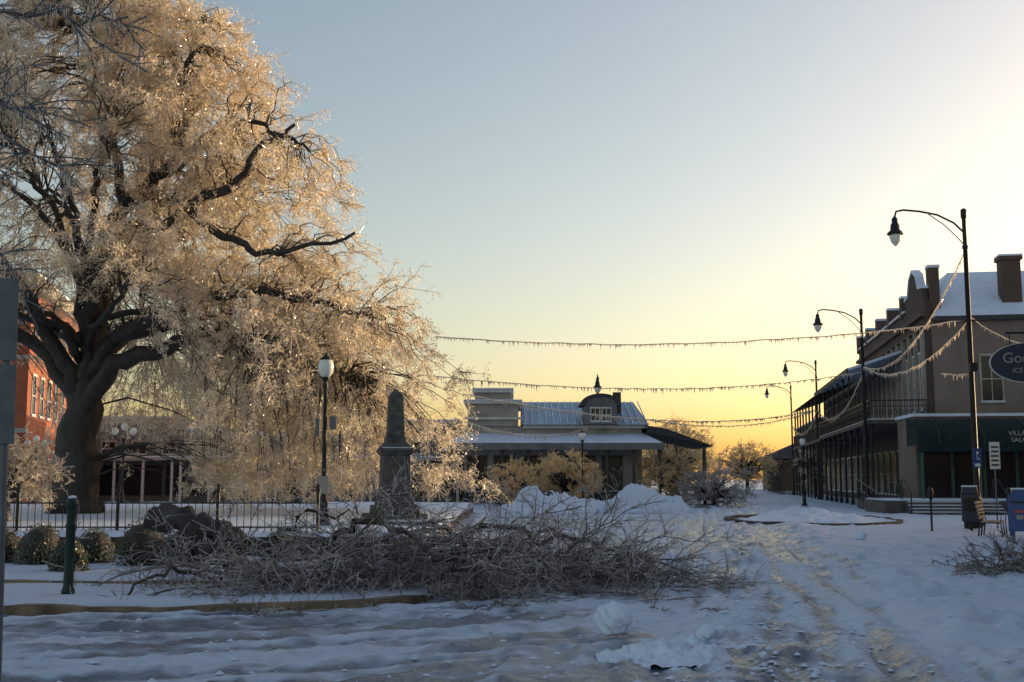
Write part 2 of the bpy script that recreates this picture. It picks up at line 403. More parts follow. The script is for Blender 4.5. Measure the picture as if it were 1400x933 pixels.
# ------------------------------------------------------------------ the big ice-covered tree
TX0, TY0, TZ0 = -13.3, 35., .5
prof_z = [1.0, 2.4, 3.4, 4.6, 6.0, 6.8, 7.6, 8.6, 9.3, 9.8, 10.6, 11.6, 12.3, 13.2, 14.4, 15.3, 16.6, 18.0]
prof_r = [11.0, 11.4, 11.8, 11.9, 11.4, 10.4, 9.4, 8.8, 7.2, 7.0, 8.1, 8.1, 6.9, 6.0, 5.9, 4.8, 3.7, 1.0]
def crownR(z): return np.interp(z, prof_z, prof_r)
def limb(pts, r0, r1, sub=5):
    P = np.array(pts, float); K = (len(P)-1)*sub+1; tt = np.linspace(0, len(P)-1, K)
    Q = []
    for u_ in tt:
        i_ = min(int(u_), len(P)-2); f = u_-i_
        p0 = P[max(i_-1, 0)]; p1 = P[i_]; p2 = P[i_+1]; p3 = P[min(i_+2, len(P)-1)]
        Q.append(.5*((2*p1)+(-p0+p2)*f+(2*p0-5*p1+4*p2-p3)*f*f+(-p0+3*p1-3*p2+p3)*f**3))
    Q = np.array(Q); Q[1:-1] += R.randn(len(Q)-2, 3)*.07
    return Q, np.linspace(r0, r1, K)
limbs = []
def LM(pts, r0, r1): limbs.append(limb([(TX0+x, TY0+y, z) for x, y, z in pts], r0, r1))
LM([(0, 0, .3), (.02, 0, 1.5), (.05, 0, 3), (.1, 0, 4.6)], .78, .5)
limbs[0][1][:4] += [.25, .14, .06, .02]
LM([(.1, -.1, 3.6), (1.3, -.6, 5.0), (2.6, -1, 5.5), (4.3, -1.3, 5.8), (6.5, -1.6, 5.6), (8.5, -1.9, 4.6)], .34, .06)
LM([(.1, .1, 4.2), (1.0, -.4, 5.7), (2.6, -1.6, 6.2), (4.6, -2.2, 6.9), (7.0, -2.4, 6.8), (9.2, -2.2, 6.3)], .3, .06)
LM([(.1, 0, 4.4), (.3, -.2, 7), (1.6, -1, 8.3), (3.6, -2.0, 9.6), (5.2, -2.6, 10.1), (5.8, -2.8, 11.0), (7.0, -3, 11.8)], .3, .05)
LM([(3.6, -2.0, 9.6), (5.2, -2.4, 8.5), (6.6, -3, 8.0), (8.8, -3, 8.6)], .15, .04)
LM([(0, 0, 4.2), (-.8, -.5, 6), (-2.2, -1.4, 8.2), (-4, -2, 10), (-6, -2, 11)], .28, .05)
LM([(.1, 0, 4.5), (.4, .3, 7.4), (1.0, .2, 10), (2.8, -.6, 11.4), (3.2, -1, 13.3), (3.6, -1.2, 15.6)], .3, .05)
LM([(1.0, .2, 10), (.4, .8, 12.5), (-.4, 1, 15), (-.6, 1, 17)], .18, .04)
LM([(2.8, -.6, 11.4), (4.6, -1, 12.4), (6, -1.4, 12.2), (7.2, -1.6, 11.4)], .12, .04)
LM([(-.1, .1, 4), (-1.6, .8, 5.6), (-4, 1, 7), (-7, .6, 7.6), (-9.5, 0, 6.6)], .28, .05)
for k, az in enumerate(np.radians([-95, -60, -30, 15, 50, 90, 140, 200, 240])):
    for zt, rf in ((6.8, .75), (11.0, .65)):
        aa = az+R.randn()*.15; rr = crownR(zt)*rf*(.7 if math.sin(aa) < -.3 else .85); z0 = 4.2+R.rand()*2+(zt-6)*.3
        c, s_ = math.cos(aa), math.sin(aa)
        LM([(.1, 0, z0), (c*rr*.2, s_*rr*.2, z0+(zt-z0)*.55), (c*rr*.55, s_*rr*.55, zt*.93+.4), (c*rr*.85, s_*rr*.85, zt+.4), (c*rr, s_*rr, zt-.3)], .13, .03)
bt = []; nodes = []; noder = []
for Q, r in limbs:
    bt.append(tubes(Q[None], r[None], 9)); nodes.append(Q[3:]); noder.append(r[3:])
nodes = np.concatenate(nodes); noder = np.concatenate(noder)
tips = []
NT = 1750
while len(tips) < NT:
    z = R.uniform(1.3, 17.4); az = R.uniform(-math.pi, math.pi)
    Rz = crownR(z)*(1+.11*math.sin(az*5+z*1.1)*(.5 if z < 7 else 1)+.05*R.randn())
    if R.rand() > Rz/12*(1.9 if z < 7.5 else .95): continue
    f = math.sqrt(R.uniform(.1, 1)); f = f if z > 5 else math.sqrt(R.uniform(.2, 1))
    x = Rz*f*math.cos(az); y = Rz*f*math.sin(az)*(.55 if math.sin(az) < 0 else .75)
    if x < -4.6 and R.rand() > .25: continue
    if z < 5.4 and x < 3.2+1.2*R.rand() and (y < .8 or (x < 1.6 and z < 3.6)): continue
    if z < 7.0 and x < 3.2 and y < 1.2 and x > -1.3: continue
    if z < 6.8 and z > 4 and x < -1.3 and y < -1: continue
    if z < 3.2 and y < -3.5: continue
    if fbm(x*.36+y*.2, z*.46+y*.25, 44, 2) < -.2: continue
    tips.append((TX0+x, TY0+y, z))
tips = np.array(tips)
ctr = np.array([TX0, TY0, 7.])
D = np.linalg.norm(tips[:, None]-nodes[None], axis=-1)
inw = (np.linalg.norm(nodes[:, :2]-ctr[:2], axis=1)[None] > np.linalg.norm(tips[:, :2]-ctr[:2], axis=1)[:, None])
D2 = D+inw*3+np.maximum(nodes[None, :, 2]-tips[:, None, 2]-1.5, 0)*.5
j = D2.argmin(1); A0 = nodes[j]
mid = (A0+tips)/2+np.array([0, 0, .3])*np.linalg.norm(tips-A0, axis=1)[:, None]*.8+R.randn(len(tips), 3)*.15
tt = np.linspace(0, 1, 8)[None, :, None]
C = (1-tt)**2*A0[:, None]+2*tt*(1-tt)*mid[:, None]+tt**2*tips[:, None]
C[:, 1:-1] += R.randn(len(tips), 6, 3)*.06
bt.append(tubes(C, taper(len(C), 8, np.minimum(noder[j]*.5, .034), .010), 4))
tree = empty('ice_covered_tree')
V, F = merge(bt); npmesh('trunk_and_limbs', V, F, M['bark'], tree, True)
q, e_ = spawn(C, 1, .3, .8, .8)
tipdir = nrm(C[:, -1]-C[:, -3])
V, F = merge(plume(tips, tipdir, R.uniform(.6, 1.2, len(tips)), 6, 8, .95, .010, 4, .038, .8, 5, 3, .06)+plume(q, e_, R.uniform(.5, .9, len(q)), 3, 5, 1.0, .010, 4, .038, .8, 4, 3, .06))
npmesh('iced_crown', V, F, M['ice_twig'], tree)

# ------------------------------------------------------------------ small iced trees
def small_tree(name, x, y, z0, h, rad, ntip, m, trunk=.08, size=(.4, .8), w_=.012, droop=1.2, low=.15, nsub=5, ntw=6, fls=.045):
    T = empty(name)
    tp = []
    while len(tp) < ntip:
        u_ = R.uniform(-1, 1, 3)
        if np.linalg.norm(u_) > 1 or np.linalg.norm(u_) < .35: continue
        tp.append((x+u_[0]*rad, y+u_[1]*rad, z0+h*(low+(1-low)*(.5+.5*u_[2]))))
    tp = np.array(tp); f0 = z0+h*.25
    A_ = np.column_stack([np.full(ntip, x), np.full(ntip, y), np.minimum(f0+R.rand(ntip)*h*.2, tp[:, 2])])
    md = A_*.5+tp*.5+np.array([0, 0, .12*h])*R.rand(ntip, 1)
    C_ = (1-tt)**2*A_[:, None]+2*tt*(1-tt)*md[:, None]+tt**2*tp[:, None]
    Lq = [tubes(C_, taper(ntip, 8, trunk*.5, .014), 4)]
    tr = np.array([[(x, y, z0-.2), (x+.03, y, z0+h*.2), (x, y+.02, z0+h*.45)]]); Lq.append(tubes(tr, np.array([[trunk*1.2, trunk, trunk*.6]]), 8))
    V, F = merge(Lq); npmesh('trunk_and_limbs', V, F, M['bark'], T)
    V, F = merge(plume(tp, nrm(tp-np.array([x, y, f0])), R.uniform(size[0], size[1], ntip), nsub, ntw, droop, w_, 3, fls, z0+.05, 5, 3, .03)); npmesh('iced_crown', V, F, m, T)
small_tree('iced_ornamental_tree', .1, 60, 0, 2.4, 1.1, 70, M['ice_sun_tint'], .06)
small_tree('iced_ornamental_tree', 2.9, 61, 0, 2.9, 1.8, 120, M['ice_sun_tint'], .06)
small_tree('iced_ornamental_tree', 9.4, 70, 0, 3.2, 1.5, 100, M['ice_sun_tint'], .07)
small_tree('iced_tree', 13.6, 98, 0, 6.2, 3.2, 150, M['ice_sun_tint'], .2, (.8, 1.5), .018, fls=.06)
small_tree('iced_tree', 16.5, 114, 0, 7.6, 3.6, 140, M['ice_sun_tint'], .2, (.8, 1.5), .018, fls=.06)
small_tree('iced_tree', 25.0, 122, 0, 5.2, 3.2, 120, M['ice_sun_tint'], .2, (.7, 1.3), .02, fls=.06)
small_tree('iced_shrub', -14.2, 21.2, .0, 1.6, .8, 30, M['ice_twig'], .04)
small_tree('iced_tree', -12.3, 28, .5, 2.0, .85, 60, M['ice_twig'], .06)
small_tree('iced_tree', 26.5, 100, 0, 5, 1.8, 60, M['ice_twig'], .1)
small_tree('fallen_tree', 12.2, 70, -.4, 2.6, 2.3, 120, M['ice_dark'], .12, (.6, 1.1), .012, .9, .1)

tl = []
for k in range(60):
    x = R.uniform(-120, 190); y = R.uniform(210, 290); h = R.uniform(5, 9.5)
    c = np.array([[x, y, h*.55]]); tp = c+nrm(R.randn(18, 3))*np.array([h*.55, h*.5, h*.42])
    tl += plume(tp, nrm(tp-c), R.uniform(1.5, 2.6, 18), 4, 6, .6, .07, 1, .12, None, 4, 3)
V, F = merge(tl); npmesh('distant_tree_line', V, F, M['ice_sun_tint'])

# ------------------------------------------------------------------ fallen branch pile
def debris(name, base, nmain, L, m_main, m_tw, n2, n3, dirf, sc=1.):
    E = empty(name)
    p = base(nmain); d = dirf(nmain)
    A1 = grow(p, d, R.uniform(*L, nmain), 10, .22, .13, .03)
    out = [tubes(A1, taper(nmain, 10, R.uniform(.014, .04, nmain)*sc, .007*sc), 6)]
    p2, d2 = spawn(A1, n2, .1, .75, .8, .0); A2 = grow(p2, d2, R.uniform(.4, 1.2, len(p2))*sc, 6, .5, .18, .03)
    out.append(tubes(A2, taper(len(A2), 6, .009, .0045), 4))
    V, F = merge(out); npmesh('branches', V, F, m_main, E, True)
    p3, d3 = spawn(A2, n3, .1, .8, .7, .05); A3 = grow(p3, d3, R.uniform(.1, .4, len(p3))*sc, 3, .5, .25, .03)
    V, F = merge([tubes(A3, taper(len(A3), 3, .0068, .0038), 3), flakes(A3, 2, .021)]); npmesh('iced_twigs', V, F, m_tw, E)
    return E
def pb(n_):
    t_ = R.rand(n_)**1.05
    return np.column_stack([-3.9+t_*4.7+R.randn(n_)*.3, 15.6+t_*2.6+R.randn(n_)*.7, .08+np.maximum(.62-.9*np.abs(t_-.42), .08)*R.rand(n_)])
def pd(n_):
    s_ = np.where(R.rand(n_) > .3, 1, -1)
    return np.column_stack([s_*(.5+.6*R.rand(n_)), R.randn(n_)*.55, .07+R.randn(n_)*.22])
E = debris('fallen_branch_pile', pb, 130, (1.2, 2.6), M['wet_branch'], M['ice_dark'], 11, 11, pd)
lb = []
for pts, r0, r1 in (([(-6.0, 19.2, .95), (-5.2, 18.8, .9), (-4.3, 18.5, .62), (-3.2, 18.2, .45), (-1.8, 18, .5), (0, 18.4, .55)], .21, .05),
                    ([(-5.1, 18.8, .85), (-4.6, 18.0, .45), (-4.1, 17.2, .2)], .13, .05),
                    ([(-2.2, 18.1, .5), (-.8, 17.6, .85), (1.0, 18.6, .6), (2.3, 19.6, .2)], .06, .02),
                    ([(-3.2, 18.2, .5), (-2.2, 16.8, .95), (-1.2, 15.6, .7), (-.4, 15, .2)], .06, .02),
                    ([(-3.9, 17.9, .5), (-3.2, 17.3, 1.0), (-2.4, 17.0, 1.15)], .05, .012),
                    ([(-4.2, 17, .3), (-4.6, 15.6, .35), (-5.0, 14.4, .12)], .04, .012)):
    Q, r = limb(pts, r0, r1, 6); lb.append(tubes(Q[None], r[None], 10))
V, F = merge(lb); npmesh('broken_limb', V, F, M['bark'], E, True)
def pb2(n_): return np.column_stack([7.9+R.rand(n_)*1.8, 19.2+R.randn(n_)*.3, .05+.12*R.rand(n_)])
def pd2(n_): return np.column_stack([-.4+R.randn(n_)*.8, R.randn(n_)*.4, .03+R.randn(n_)*.15])
debris('fallen_branches', pb2, 26, (.4, 1.1), M['wet_branch'], M['ice_dark'], 8, 6, pd2, .55)
def pb3(n_): return np.column_stack([R.uniform(-5, 2.5, n_), R.uniform(13.4, 16, n_), np.full(n_, .06)])
def pd3(n_): return np.column_stack([R.randn(n_), R.randn(n_), R.randn(n_)*.03])
debris('scattered_twigs', pb3, 40, (.15, .4), M['wet_branch'], M['ice_dark'], 3, 3, pd3, .3)

# ------------------------------------------------------------------ near iced street tree (trunk stands left of the view)
nt = empty('iced_street_tree')
nl = [limb([(-8.2, 9.5, 0), (-8.15, 9.5, 2.5), (-8, 9.5, 4.6), (-7.6, 9.4, 7)], .2, .07)]
for pts in ([(-8, 9.5, 3.0), (-6.6, 9.3, 4.0), (-5.2, 9.1, 4.3), (-4.0, 9, 4.25), (-3.65, 9, 4.05)],
            [(-8, 9.5, 3.6), (-6.3, 9.2, 5.1), (-4.9, 9, 5.35), (-3.9, 8.9, 5.4), (-3.1, 8.8, 5.3)],
            [(-7.9, 9.5, 4.3), (-6.0, 9.3, 5.2), (-4.6, 9.1, 4.75), (-3.9, 9, 4.6)],
            [(-8.1, 9.5, 2.6), (-6.4, 9.2, 3.0), (-5, 9, 3.35), (-4.0, 8.9, 3.3)]):
    nl.append(limb(pts, .04, .008))
V, F = merge([tubes(Q[None], r[None], 7) for Q, r in nl]); npmesh('trunk_and_limbs', V, F, M['wet_branch'], nt, True)
ps = []; ds = []
for Q, r in nl[1:]:
    a_, b_ = spawn(Q[None], 24, .4, .6, .9, .1); ps.append(a_); ds.append(b_)
A1 = grow(np.concatenate(ps), np.concatenate(ds), R.uniform(.25, .7, 96), 7, .3, .12)
p2, d2 = spawn(A1, 5, .1, .8, .9); A2 = grow(p2, d2, R.uniform(.1, .3, len(p2)), 4, .5, .15)
V, F = merge([tubes(A1, taper(len(A1), 7, .008, .005), 4), tubes(A2, taper(len(A2), 4, .0055, .004), 3)]); npmesh('iced_twigs', V, F, M['ice_blue'], nt)
def icicles(P, n_, lo, hi, r, w=.5):
    p_, _ = spawn(P, n_, .02); c = len(p_); L_ = R.uniform(lo, hi, c)*(.4+.6*R.rand(c))
    S_ = np.stack([p_, p_-np.array([0, 0, 1.])*L_[:, None]*.5, p_-np.array([0, 0, 1.])*L_[:, None]], 1)
    return tubes(S_, np.tile(np.array([r, r*.6, r*.1]), (c, 1)), 3)
V, F = merge([icicles(A1, 7, .03, .14, .007), icicles(A2, 2, .02, .08, .005)]+[icicles(Q[None], 50, .05, .2, .008) for Q, r in nl[1:]])
npmesh('icicles', V, F, M['icicle'], nt)

# ------------------------------------------------------------------ hedge shrubs
def shrub(x, y, z, rx, ry, rz, nn=2600):
    T = empty('clipped_shrub')
    b = B(); b.lathe([(.02, 0), (rx*.6, .02), (rx*.8, rz*.35), (rx*.72, rz*.7), (rx*.35, rz*.9), (.01, rz*.93)], (x, y, z), 14); b.done('inner_branches', M['bark'], T, True)
    d = nrm(R.randn(nn, 3)); d[:, 2] = np.abs(d[:, 2]); k = .72+.33*R.rand(nn, 1)+.1*fbm(d[:, 0]*3, d[:, 2]*3+d[:, 1], 5)[:, None]
    c = np.array([x, y, z])+d*k*np.array([rx, ry, rz]); c[:, 2] = np.where(R.rand(nn) < .3, z+R.rand(nn)*rz*.6, c[:, 2])
    u_ = nrm(R.randn(nn, 3)+d*.6); w2 = nrm(np.cross(u_, R.randn(nn, 3))); s_ = R.uniform(.015, .035, (nn, 1))
    V = np.stack([c-u_*s_, c-w2*s_*.5, c+u_*s_, c+w2*s_*.5], 1).reshape(-1, 3)
    npmesh('frosted_leaves', V, np.arange(nn*4).reshape(-1, 4), M['frost_leaf'], T)
for x, y, s_ in ((-9.0, 20.4, .9), (-8.2, 20.1, 1.0), (-7.45, 20.6, .85), (-6.45, 20.2, 1.1), (-5.85, 20.6, .9), (-5.1, 20.4, .95), (-9.9, 20.6, .8), (-4.2, 20.9, .8), (-8.9,18.9,.6), (-7.2, 18.8, .7)):
    shrub(x, y, .12, .42*s_, .42*s_, .68*s_)

# ------------------------------------------------------------------ iron fence
fe = empty('iron_fence'); b = B()
for x in np.arange(-24, -3.9, .14): b.tube([(x, 23.1, .5), (x, 23.1, 1.18)], .009, 5)
for z in (.62, 1.1): b.box(-24, -3.9, 23.085, 23.115, z, z+.03)
b.done('pickets_and_rails', M['iron'], fe)
b = B()
for x in np.arange(-24, -3.5, 2.01): b.lathe([(.035, 0), (.035, .85), (.055, .87), (.055, .9), (.02, .93), (.04, .98), (.01, 1.02)], (x, 23.1, .48), 10)
b.done('posts', M['iron'], fe)

# ------------------------------------------------------------------ monument
mo = empty('stone_monument', (-2.72, 26.6, .46), math.radians(14)); mo.scale = (.84, .84, .86)
def frus(b, w0, w1, z0, z1):
    b.poly([(-w0,-w0,z0),(w0,-w0,z0),(w0,w0,z0),(-w0,w0,z0),(-w1,-w1,z1),(w1,-w1,z1),(w1,w1,z1),(-w1,w1,z1)],
           [(0,3,2,1),(4,5,6,7),(0,1,5,4),(1,2,6,5),(2,3,7,6),(3,0,4,7)])
b = B(); frus(b, 1.0, 1.0, 0, .2); frus(b, .8, .8, .203, .4); frus(b, .62, .6, .403, .62); b.done('steps', M['stone'], mo, bevel=.02)
b = B(); frus(b, .5, .44, .623, .86); frus(b, .4, .37, .863, 1.95); frus(b, .4, .48, 1.953, 2.06); frus(b, .48, .44, 2.063, 2.13); frus(b, .44, .3, 2.133, 2.3); b.done('pedestal', M['stone'], mo, bevel=.015)
b = B(); frus(b, .28, .27, 2.303, 2.45); frus(b, .235, .19, 2.453, 3.55); frus(b, .19, .06, 3.553, 3.72); b.done('shaft', M['stone'], mo, bevel=.012)
b = B()
for s_ in (-1, 1): b.box(-.25, .25, s_*.385-.01, s_*.385+.012, 1.15, 1.75)
b.done('inscription_panels', M['stone'], mo, bevel=.008)
b = B(); b.box(-.95, .95, -.97, -.81, .205, .26); b.box(-.42, .42, -.44, -.3, 2.135, 2.16); b.done('snow_cover', M['snow'], mo, bevel=.02)

# ------------------------------------------------------------------ lamps
def post_lamp(x, y, z0, H_, kind=1, name='globe_street_lamp'):
    e_ = empty(name, (x, y, z0)); 
    B().lathe([(.16, 0), (.16, .12), (.11, .2), (.1, .5), (.07, .58), (.05, .7), (.045, H_-.75), (.06, H_-.72), (.06, H_-.68), (.035, H_-.62), (.09, H_-.55), (.1, H_-.5)], n=14).done('post', M['iron'], e_, True)
    if kind == 1:
        B().lathe([(.09, H_-.5), (.17, H_-.38), (.185, H_-.25), (.15, H_-.12), (.13, H_-.1)], n=18).done('globe', M['globe'], e_, True)
        B().lathe([(.15, H_-.1), (.12, H_-.05), (.04, H_-.01), (.03, H_+.03), (.005, H_+.08)], n=18).done('cap', M['iron'], e_, True)
    else:
        b = B()
        for k in (-1, 1): b.tube([(0, 0, H_-.8), (k*.25, 0, H_-.85), (k*.4, 0, H_-.7), (k*.4, 0, H_-.6)], .02, 6)
        b.done('arms', M['iron'], e_)
        b = B()
        for k, dz in ((-1, -.15), (1, -.15), (0, .05)): b.lathe([(.06, H_-.45+dz), (.15, H_-.33+dz), (.15, H_-.22+dz), (.06, H_-.12+dz)], (k*.4, 0, 0), 12)
        b.done('globes', M['globe'], e_, True)
    return e_
pl = post_lamp(-4.27, 26, .56, 3.85)
B().box(.12, .26, -.08, .06, 2.15, 2.45).box(-.2, -.12, -.08, .06, 2.0, 2.4).done('control_box', M['signback'], pl)
B().tube([(0, 0, 1.2), (.02, -.1, 1.25)], .02).box(-.12, .12, -.12, -.1, .7, 1.1).done('small_sign', M['cream'], pl)
post_lamp(3.7, 60, 0, 4.1); post_lamp(-17, 50, .5, 3.6, 2); post_lamp(-22.5, 54, .5, 3.2, 2); post_lamp(16.8, 66, 0, 4.0); post_lamp(-9.5, 51, .5, 3.6, 2)

SDIR = (.164, .986); ang = math.atan2(.986, .164)
def tall_lamp(x, y, H_=10.75, rz=0., arm=1, extra=True):
    e_ = empty('curved_arm_street_lamp', (x, y, 0), rz)
    B().lathe([(.22, 0), (.22, .15), (.16, .25), (.15, .9), (.12, 1.0), (.1, 1.2), (.075, H_-1.4), (.1, H_-1.38), (.1, H_-1.3), (.07, H_-1.25), (.07, H_-.35), (.1, H_-.32), (.1, H_-.05), (.05, H_)], n=14).done('post', M['iron'], e_, True)
    b = B()
    b.tube([(0, 0, H_-.85), (-.35, 0, H_-.5), (-.9, 0, H_-.22), (-1.5, 0, H_-.1), (-2.05, 0, H_-.05), (-2.3, 0, H_-.1), (-2.36, 0, H_-.3)], .035, 8)
    b.tube([(0, 0, H_-1.3), (-.25, 0, H_-1.0), (-.7, 0, H_-.55), (-1.2, 0, H_-.2)], .018, 6)
    b.done('curved_arm', M['iron'], e_, True)
    B().lathe([(.04, -.28), (.1, -.36), (.1, -.5), (.14, -.55), (.16, -.75), (.27, -.85), (.27, -.9), (.2, -.9)], (-2.36, 0, H_), 16).done('lamp_housing', M['iron'], e_, True)
    B().lathe([(.19, -.905), (.2, -.98), (.15, -1.15), (.06, -1.27), (.01, -1.31)], (-2.36, 0, H_), 16).done('lamp_glass', M['globe'], e_, True)
    return e_
L1 = tall_lamp(15.4, 38); L2 = tall_lamp(18.9, 61, 10.75); L3 = tall_lamp(23.6, 88, 10.75)
tall_lamp(27.5, 112, 10.75)
B().tube([(-.6, 0, 6.9), (.5, 0, 6.9)], .02).box(-.12, .12, -.25, -.1, 5.15, 5.45).done('garland_bracket', M['iron'], L1)
tl2 = tall_lamp(5.6, 74, 8.2, math.radians(85))
s_ = empty('accessible_parking_sign', (15.4, 37.85, 0))
B().box(-.15, .15, -.01, .01, 1.95, 2.6).box(-.03, .03, .01, .13, 2.1, 2.15).done('plate', M['blue'], s_)
b = B().lathe([(.035, 2.42), (.035, 2.49)], (0, -.02, 0), 8); b.box(-.02, .0, -.014, -.011, 2.22, 2.42).box(-.02, .07, -.014, -.011, 2.24, 2.27).box(-.09, .09, -.014, -.011, 2.0, 2.1); b.done('wheelchair_symbol', M['white'], s_)
s_ = empty('parking_sign', (15.2, 36, 0))
B().tube([(0, .04, 0), (0, .04, 2.75)], .025).done('post', M['signback'], s_)
B().box(-.16, .16, -.01, .01, 1.9, 2.75).done('plate', M['white'], s_)
b = B()
for k in range(5): b.box(-.12, .12, -.014, -.0105, 2.0+k*.14, 2.0+k*.14+.06)
b.done('lettering', M['greenpaint'], s_)

# ------------------------------------------------------------------ icicle garlands
def garland(a_, b_, sag, dens=9, k_=1.):
    a_ = np.array(a_, float); b_ = np.array(b_, float); L_ = np.linalg.norm(b_-a_); K = max(16, int(L_*2)); t_ = np.linspace(0, 1, K)[:, None]
    P = a_*(1-t_)+b_*t_; P[:, 2] -= sag*4*(t_*(1-t_))[:, 0]; P[1:-1, 2] += R.randn(K-2)*.012
    G = empty('icicle_garland')
    V, F = tubes(P[None], np.full((1, K), .02*k_), 4); npmesh('cable', V, F, M['icicle'], G)
    V, F = icicles(P[None], int(L_*dens), .08, .26*k_, .022*k_); npmesh('icicles', V, F, M['icicle'], G)
garland((15.3, 38, 6.9), (-2.6, 38, 6.35), .5, 13)
garland((18.8, 61, 7.3), (-4, 42, 5.5), .75, 11, 1.2)
garland((23.5, 88, 6.9), (-2, 46, 5.0), 1.0, 8, 1.4)
garland((23.5, 88, 6.8), (5.6, 74, 6.2), 1.2, 8, 1.3)
garland((5.6, 74, 5.2), (-2.4, 47, 4.1), .8, 8, 1.3)
garland((15.4, 38, 6.9), (18.9, 61, 7.6), 1.0); garland((15.4, 38, 9.3), (18.9, 61, 7.6), 1.4)
garland((18.9, 61, 7.3), (23.6, 88, 6.9), 1.5, 6, 1.3)
garland((15.5, 38, 7.0), (22, 42, 7.5), 1.0)
garland((14.4, 38, 5.1), (15.4, 38, 5.1), .05, 14)
garland((23.6, 88, 6.9), (27.5, 112, 6.9), 1.4, 4, 1.5)

# ------------------------------------------------------------------ sign at left edge
s_ = empty('traffic_sign', (-2.63, 6, 0), math.radians(22)); s_.rotation_euler = (0, math.radians(-1.2), math.radians(22))
B().tube([(0, .03, 0), (0, .03, 2.6)], .022, 8).done('post', M['signback'], s_)
B().box(-.3, .05, -.004, .004, 1.78, 2.2).box(-.3, .05, -.004, .004, 2.22, 2.66).done('plates', M['signback'], s_, bevel=.003)
B().box(-.03, .03, .005, .03, 1.9, 1.94).box(-.03, .03, .005, .03, 2.4, 2.44).done('brackets', M['signback'], s_)
s_ = empty('green_bollard', (-5.82, 15.2, .1))
B().lathe([(.085, 0), (.085, .05), (.065, .1), (.06, .85), (.075, .88), (.06, .92), (.06, 1.1), (.085, 1.14), (.085, 1.2), (.03, 1.27)], n=16).done('post', M['green_iron'], s_, True)
B().lathe([(.03, 1.255), (.055, 1.24), (.05, 1.265), (.02, 1.28)], n=12).done('snow_cap', M['snow'], s_, True)

# ------------------------------------------------------------------ buildings
def windows(E, pts, w_, h, axis='y', y=0, frame=.09, sg=-1, nm='windows', trim='trim', arch=False, mull=True):
    G = B(); T = B(); S_ = B()
    def bx(b, u0, u1, d0, d1, z0, z1):
        lo, hi = sorted((y+sg*d0, y+sg*d1))
        if axis == 'y': b.box(u0, u1, lo, hi, z0, z1)
        else: b.box(lo, hi, u0, u1, z0, z1)
    for u, z in pts:
        bx(G, u-w_/2, u+w_/2, -.02, .012, z, z+h)
        bx(T, u-w_/2-frame, u-w_/2, -.02, .06, z, z+h); bx(T, u+w_/2, u+w_/2+frame, -.02, .06, z, z+h)
        bx(T, u-w_/2-frame*1.3, u+w_/2+frame*1.3, -.02, .08, z+h, z+h+frame*1.6)
        bx(T, u-w_/2-frame*1.3, u+w_/2+frame*1.3, -.02, .11, z-frame, z)
        if mull:
            bx(T, u-.025, u+.025, .013, .035, z, z+h*.5-.03); bx(T, u-.025, u+.025, .013, .035, z+h*.5+.03, z+h); bx(T, u-w_/2, u+w_/2, .013, .045, z+h*.5-.03, z+h*.5+.03)
        bx(S_, u-w_/2-frame, u+w_/2+frame, .0, .1, z+.003, z+.05)
    G.done(nm+'_glass', M['glass'], E); T.done(nm+'_frames', M[trim], E); S_.done(nm+'_sill_snow', M['snow'], E)

# --- depot at the end of the street
dp = empty('depot_building', (0, 0, 0))
B().box(-3, 8.2, 72, 84, 0, 4.9).done('walls', M['cream'], dp)
B().box(-2.8, .4, 71.8, 80, 4.905, 6.5).box(-2.3, -.1, 71.8, 80, 6.505, 7.0).done('parapet_block', M['cream'], dp)
B().box(-3.05, .65, 71.55, 80.1, 6.3, 6.48).box(-2.5, .1, 71.55, 80.1, 7.0, 7.2).box(-3.05, .6, 71.6, 71.79, 5.3, 5.45).box(.7, 8.5, 71.7, 71.99, 4.75, 4.95).done('cornices', M['trim'], dp)
B().box(-3.05, .65, 71.5, 80.1, 6.485, 6.55).box(-2.5, .1, 71.5, 80.1, 7.205, 7.28).done('parapet_snow', M['snow'], dp)
b = B()
b.poly([(.6,71.4,4.96),(8.6,71.4,4.96),(8.2,77,6.75),(.6,77,6.75),(.6,83,4.96),(8.6,83,4.96)], [(0,1,2,3),(3,2,5,4),(1,5,2),(0,3,4)])
b.done('metal_roof', M['metalroof'], dp)
b = B()
for x in np.arange(.8, 8.5, .45): b.poly([(x,71.4,4.97),(x+.05,71.4,4.97),(x+.05,76.9,6.74),(x,76.9,6.74),(x,71.4,5.05),(x+.05,71.4,5.05),(x+.05,76.9,6.82),(x,76.9,6.82)], [(4,5,6,7),(0,1,5,4),(0,4,7,3),(1,2,6,5)])
b.done('roof_seams', M['snow'], dp)
arc = [(4.5, 4.97)]+[(5.55-1.0*math.cos(t), 6.15+.6*math.sin(t)) for t in np.linspace(0, math.pi, 12)]+[(6.6, 4.97)]
B().prism(arc, 71.1, 73.5).done('dormer', M['grey_plaster'], dp)
arc2 = [(5.55-1.3*math.cos(t), 6.15+.75*math.sin(t)) for t in np.linspace(0, math.pi, 12)]+[(5.55+1.0*math.cos(t), 6.15+.6*math.sin(t)) for t in np.linspace(0, math.pi, 12)]
bb = B(); n_ = 12
for i_ in range(n_-1):
    a1, a2 = arc2[i_], arc2[i_+1]; c1, c2 = arc2[2*n_-1-i_], arc2[2*n_-2-i_]
    bb.prism([a1, a2, c2, c1], 70.95, 73.6)
bb.done('dormer_hood', M['darkroof'], dp)
windows(dp, [(5.2, 5.15), (5.9, 5.15)], .5, .8, y=71.1, nm='dormer_window', frame=.06)
b = B(); b.poly([(-4.0,69.3,3.75),(9.2,69.3,3.75),(8.3,72,4.45),(-3.1,72,4.45),(-4,69.3,3.6),(9.2,69.3,3.6),(8.3,72,3.6),(-3.1,72,3.6)], [(0,1,2,3),(0,4,5,1),(1,5,6,2),(0,3,7,4),(4,7,6,5)])
